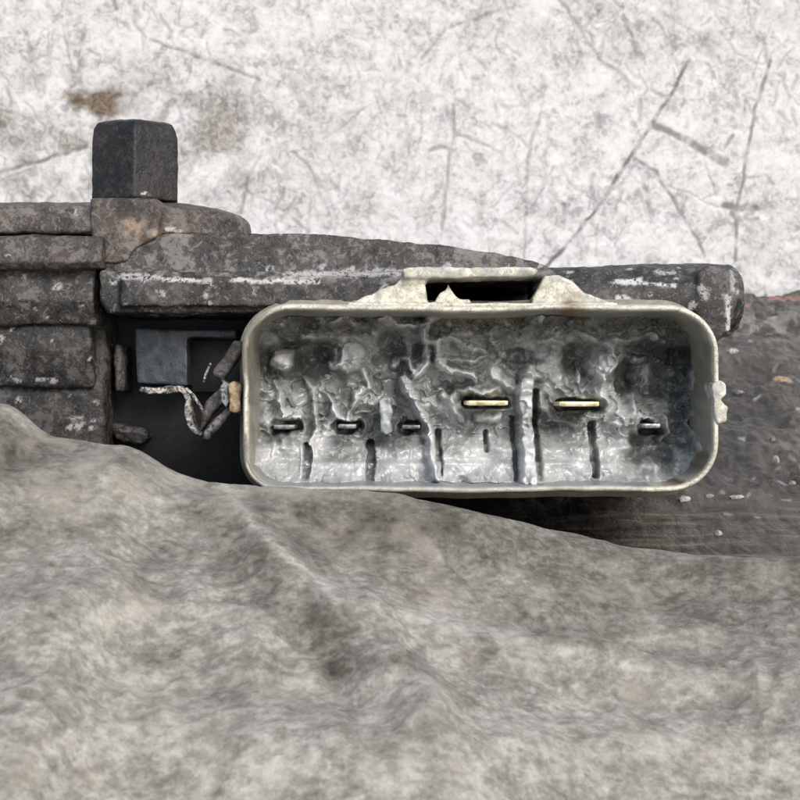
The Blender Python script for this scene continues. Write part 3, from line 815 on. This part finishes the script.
# lower half: pale packed grease
low = sstep(425, 452, Qw)
h += 0.20 * low; tone += 0.15 * low * (1 - 0.55 * sstep(600, 640, P))
band = sstep(440, 448, Q) * (1 - .3 * sstep(640, 660, P)); h += 0.10 * band
band2 = sstep(458, 463, Q); h += 0.08 * band2; tone += 0.05 * band2
def blob(cx, cy, rx_, ry_, dh, dt, p=2, warp=1.0):
    global h, tone
    e = np.exp(-(np.abs((P + wb * warp - cx) / rx_) ** p + np.abs((Q + wb2 * warp - cy) / ry_) ** p))
    et = sstep(.18, .62, e)
    h += dh * 1.15 * e; tone += dt * 1.15 * et
def rid(pts, w, dh, dt, warp=1.0, flat=False):
    global h, tone
    d = polydist(P + wb * warp, Q + wb2 * warp, pts)
    e = (1 - sstep(w * .55, w * 1.15, d)) if flat else np.exp(-(d / w) ** 2.4)
    h += dh * 1.1 * e; tone += dt * (1.2 if not flat else 1) * sstep(.15, .6, e)
def pit(cx, cy, rx_, ry_, dh, dt, p=4, warp=.6): blob(cx, cy, rx_, ry_, -dh, -dt, p, warp)
# upper cavities
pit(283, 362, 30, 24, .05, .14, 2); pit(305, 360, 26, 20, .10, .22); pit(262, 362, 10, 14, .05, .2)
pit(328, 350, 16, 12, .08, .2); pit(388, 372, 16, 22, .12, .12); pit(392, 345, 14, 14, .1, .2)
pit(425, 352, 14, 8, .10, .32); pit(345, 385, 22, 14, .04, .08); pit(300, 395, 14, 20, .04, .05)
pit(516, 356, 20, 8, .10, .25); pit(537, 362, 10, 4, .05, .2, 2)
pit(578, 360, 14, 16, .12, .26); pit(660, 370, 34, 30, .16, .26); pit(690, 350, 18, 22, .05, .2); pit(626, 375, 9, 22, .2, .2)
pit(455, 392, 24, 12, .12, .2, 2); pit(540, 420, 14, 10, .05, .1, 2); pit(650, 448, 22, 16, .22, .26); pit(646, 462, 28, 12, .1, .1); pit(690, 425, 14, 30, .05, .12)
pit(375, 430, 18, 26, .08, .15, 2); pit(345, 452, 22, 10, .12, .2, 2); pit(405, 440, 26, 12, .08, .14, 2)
# white blobs
blob(283, 359, 13, 10, .30, .55, 3); blob(290, 368, 8, 7, .12, .15); blob(354, 358, 8, 13, .22, .5); blob(343, 350, 6, 10, .1, .2)
rid([(332, 352), (338, 364), (348, 370)], 3, .12, .25); rid([(330, 362), (336, 368), (344, 362), (340, 352)], 2.6, .14, .28)
rid([(393, 366), (398, 356), (408, 357), (412, 366)], 3.2, .16, .30); rid([(424, 330), (428, 345), (426, 362), (414, 374)], 4.2, .22, .36)
rid([(436, 340), (438, 358), (446, 368), (462, 372), (474, 378)], 4.2, .22, .38); blob(441, 364, 5, 5, .1, .3)
rid([(312, 400), (316, 420), (314, 444)], 3, .20, .30); rid([(304, 376), (312, 388), (312, 402)], 3.4, .14, .22); blob(281, 402, 5, 15, .18, .22); blob(292, 412, 16, 7, .15, .2)
blob(276, 385, 4, 5, .1, .1); rid([(286, 444), (284, 436)], 3, .05, .2); rid([(273, 441), (273, 455)], 2.5, .05, .12); rid([(330, 398), (336, 414), (344, 420)], 3, .16, .25)
rid([(360, 390), (354, 402), (349, 418)], 3.2, .2, .25); rid([(364, 372), (368, 388)], 3, .15, .25); rid([(336, 404), (330, 420), (322, 440)], 4, .08, .18)
rid([(404, 382), (414, 396), (422, 416), (430, 440), (434, 476)], 5, .30, .30); rid([(442, 392), (452, 404), (462, 420)], 3.2, .16, .2)
rid([(452, 402), (460, 394), (470, 392)], 3.2, .14, .22); blob(483, 417, 9, 5, .22, .36, 3); blob(496, 419, 7, 6, .22, .32, 3); rid([(465, 407), (512, 408)], 3, .12, .10)
blob(480, 391, 14, 3.5, .2, .4); blob(505, 353, 6, 4, .16, .55); blob(500, 360, 4, 2.5, .1, .5); rid([(494, 368), (502, 378), (512, 388)], 5, .12, .22)
rid([(527, 378), (524, 400), (526, 440), (524, 478)], 9, .32, .24, .5, True); rid([(513, 418), (514, 478)], 1.9, -.1, -.25, .3); rid([(536, 392), (537, 476)], 2.6, -.16, -.25, .3)
blob(524, 392, 8, 3, .12, .45); blob(560, 424, 30, 6, -.05, -.12); rid([(520, 374), (532, 370), (544, 378)], 3.4, .12, .18)
rid([(545, 392), (542, 404), (552, 418), (575, 424), (598, 416)], 4.5, .12, .10); pit(575, 412, 24, 6, .10, .10, 2)
rid([(603, 362), (600, 380), (602, 402)], 7, .24, .22); rid([(590, 360), (596, 376)], 4, .12, .18); rid([(610, 372), (618, 360), (634, 356), (648, 360)], 4, .16, .2)
blob(580, 376, 2.2, 7, .10, .75, 2, .2); blob(567, 380, 2.4, 3, .06, .5, 2, .2); blob(612, 423, 5, 2, .08, .4)
blob(632, 402, 4, 14, .12, .22); rid([(664, 420), (668, 432), (662, 442)], 3.2, .14, .25); rid([(640, 416), (652, 420), (664, 424)], 2.6, .06, .2); blob(625, 420, 14, 22, .2, .12)
blob(649, 462, 9, 7, .18, .28); blob(654, 338, 4, 3, .1, .8, 2, .2)
rid([(578, 334), (600, 344), (650, 336), (680, 346)], 4, .10, .14); rid([(540, 340), (558, 340), (572, 350)], 3, .08, .14)
rid([(612, 355), (606, 342)], 4, .1, .2)
# right wall smears
rid([(702, 374), (700, 384), (706, 394), (712, 400)], 4.5, .34, .45); rid([(690, 372), (694, 388)], 3, .18, .35); rid([(704, 432), (696, 446), (702, 456)], 5, .25, .35); rid([(693, 408), (690, 425), (694, 440)], 2.8, .1, .2)
for (a_, b_, c_) in ((696, 366, .3), (706, 380, .4), (708, 396, .4), (701, 410, .25), (703, 436, .35), (697, 452, .3)): blob(a_, b_, 5, 4, .3, c_, 3, 1.6)
# top smears along the roof
rid([(262, 330), (274, 326), (285, 325)], 2.4, .16, .42); rid([(330, 325), (345, 318), (352, 322)], 3, .2, .32); rid([(380, 322), (400, 326), (420, 324), (436, 318)], 3.4, .18, .36); rid([(424, 326), (423, 336)], 4, .15, .3)
blob(538, 319, 3.5, 6, .25, .55); blob(572, 323, 3, 4, .2, .35)
rid([(300, 335), (320, 342), (340, 338)], 3, .1, .15); rid([(440, 335), (470, 345), (488, 352), (476, 360), (448, 358)], 3.5, .12, .15)
# slots between the sockets
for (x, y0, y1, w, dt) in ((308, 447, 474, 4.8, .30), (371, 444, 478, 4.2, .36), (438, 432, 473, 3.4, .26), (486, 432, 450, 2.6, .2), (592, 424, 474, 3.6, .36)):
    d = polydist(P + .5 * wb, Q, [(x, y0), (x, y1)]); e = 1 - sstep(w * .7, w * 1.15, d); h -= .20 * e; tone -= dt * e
rid([(303, 446), (303, 474)], 1.5, .04, .25, .3); rid([(313, 446), (313, 474)], 1.3, .03, .25, .3)
# pin sockets
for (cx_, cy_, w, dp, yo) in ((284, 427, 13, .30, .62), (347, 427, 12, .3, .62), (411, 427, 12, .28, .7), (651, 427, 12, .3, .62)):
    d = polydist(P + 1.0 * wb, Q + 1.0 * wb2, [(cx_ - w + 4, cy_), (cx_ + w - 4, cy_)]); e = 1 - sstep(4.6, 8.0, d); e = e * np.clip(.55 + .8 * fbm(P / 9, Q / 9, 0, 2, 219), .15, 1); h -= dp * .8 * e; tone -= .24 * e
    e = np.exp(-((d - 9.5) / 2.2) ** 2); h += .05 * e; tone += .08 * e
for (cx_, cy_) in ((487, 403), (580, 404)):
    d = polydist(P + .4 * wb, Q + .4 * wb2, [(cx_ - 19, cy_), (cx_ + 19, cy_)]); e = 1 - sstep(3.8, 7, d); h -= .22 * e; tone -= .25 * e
# fine stringiness
rg = 1 - np.abs(fbm(Pw / 13, Qw / 11, 0, 2, 210)) * 3.0
upper = sstep(450, 425, Q)
h += (0.03 * np.clip(rg, 0, 1) + 0.05 * sstep(.70, 1.0, rg)) * (0.15 + .85 * upper) + 0.003 * fbm(P / 4, Q / 4, 0, 2, 211)
patch = sstep(-.25, .25, fbm(Pw / 13, Qw / 10, 0, 2, 216)) - .5
tone += (0.10 * (np.clip(rg, 0, 1) - .5) + .16 * patch + .30 * sstep(.80, 1.0, rg) * sstep(-.1, .3, fbm(P / 25, Q / 25, 0, 2, 217))) * (.35 + .65 * upper) + 0.015 * fbm(P / 4, Q / 4, 0, 2, 212)
sp = fbm(P / 3.4, Q / 3.4, 0, 2, 214); tone += 0.25 * sstep(.66, .8, sp) * sstep(395, 430, Q)
# meniscus against the shell's walls
OL = outline(-4.0)
dw = polydist(X, Z, [((a - 400) / 100, (400 - b) / 100) for a, b in OL + OL[:1]])
from_in = (X > -1.5) & (X < 3.1) & (np.abs(Z) < .86)
h += 0.32 * np.exp(-dw / 0.055) * (0.6 + 0.5 * fbm(P / 10, Q / 10, 0, 3, 213))
topm = sstep(346, 326, Q + 4 * wb2 / 3); brown = np.clip(topm * (0.65 + .6 * fbm(P / 12, Q / 8, 0, 3, 215)) - .2 * (P < 440), 0, .85)
h += 0.12 * topm
def inside_rr(X, Z, off):
    l, t_, r, b = (244.5 - off, 308.5 - off, 715.5 + off, 489 + off)
    px, py = 400 + 100 * X, 400 - 100 * Z
    ok = (px > l) & (px < r) & (py > t_) & (py < b)
    for (cx_, cy_, rr, sx_, sy_) in ((l, t_, 42, 1, 1), (r, t_, 46, -1, 1), (r, b, 44, -1, -1), (l, b, 34, 1, -1)):
        rr = rr + off; qx, qy = (px - cx_) * sx_, (py - cy_) * sy_
        ok &= ~((qx < rr) & (qy < rr) & (np.hypot(qx - rr, qy - rr) > rr))
    return ok
keep = inside_rr(X, Z, -3.2)
h = np.clip(h, 0.04 + 0.03 * fbm(P / 12, Q / 12, 0, 3, 222), 1.35)
Yg = 1.56 - h
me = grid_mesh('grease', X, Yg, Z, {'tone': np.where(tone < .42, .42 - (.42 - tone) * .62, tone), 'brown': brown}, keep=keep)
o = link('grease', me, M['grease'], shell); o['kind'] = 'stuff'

# a pale tag of plastic standing in the grease
bm = bmesh.new(); prism(bm, [(379, 401), (383, 398), (390, 399), (391, 412), (389, 422), (391, 431), (386, 434), (381, 431), (382, 415)], 0.66, 1.2)
t = NT('pale_tag'); M['tag'] = t.done(t.ramp(t.noise(10, 3), [(0.4, (0.22, 0.24, 0.24)), (0.6, (0.44, 0.47, 0.47))]), 0.35)
solid('terminal_tag', bm, M['tag'], shell, 0.012, 3, ((0.022, 7, 3),), 47)

# ---------------------------------------------------------------- crumbs on the ground
def chip(px, py, wpx, hpx, ang, mat, label, lift=0.03):
    x, y = hit_z(px, py, 0.0)
    z = float(ground_h(np.array([x]), np.array([y]))[0])
    d = math.hypot(y - CAMW.y, CAMW.z); k = d / FPX
    L_, W_ = wpx * k / 2, hpx * k / 2 * 1.6
    bm = bmesh.new()
    rr = random.Random(int(px * 13 + py))
    n = 8; ra = [rr.uniform(.7, 1.1) for _ in range(n)]
    rings = []
    for zz, s in ((-0.02, .85), (lift * .5, 1.0), (lift * 1.3, .6)):
        ring = []
        for i in range(n):
            a = 2 * math.pi * i / n
            ring.append(bm.verts.new(Vector((L_ * s * ra[i] * math.cos(a), W_ * s * ra[i] * math.sin(a), zz + rr.uniform(-.15, .15) * lift)) * S))
        rings.append(ring)
    for r0, r1 in zip(rings[:-1], rings[1:]):
        for i in range(n): bm.faces.new((r0[i], r0[(i + 1) % n], r1[(i + 1) % n], r1[i]))
    bm.faces.new(rings[0][::-1]); bm.faces.new(rings[-1])
    o = simple('crumb', bm, mat, None)
    o.location = (x * S, y * S, z * S); o.rotation_euler = (0, 0, ang)
    prop(o, label, 'crumb', 'crumbs scattered on the ground')
CW, CO, CG = M['chip_white'], M['chip_orange'], M['chip_grey']
for a in ((782, 380, 24, 8, -.5, CO, 'long orange brown splinter on the dark ground, the largest crumb', .07),
          (776, 459, 9, 6, .8, CW, 'plump white grain on the dark ground between splinter and rag', .07),
          (718, 529, 10, 4, 0, CW, 'white crumb on the smooth brown strip just above the rag', .04),
          (684, 498, 14, 5, .2, CW, 'flat pale crumb right under the connector corner', .04),
          (738, 494, 20, 4, 0, CW, 'long thin white flake right of the connector corner', .03),
          (709, 493, 10, 3, 0, CG, 'small grey flake between two pale flakes by connector corner', .03),
          (733, 356, 18, 6, .9, CW, 'slanting pale flake close to the end of the mounting tube', .06),
          (749, 345, 9, 5, 1.0, CG, 'short grey crumb beyond the slanting pale flake', .05),
          (738, 391, 16, 3, -.7, CG, 'thin grey sliver beside the right connector catch', .04),
          (773, 443, 10, 4, .9, CG, 'narrow grey sliver just beyond the white grain', .04),
          (792, 478, 10, 4, -.3, CG, 'grey crumb at the right, nearer than the white grain', .04),
          (797, 411, 9, 5, .1, CG, 'grey crumb at the right below the orange splinter', .04)):
    chip(*a)
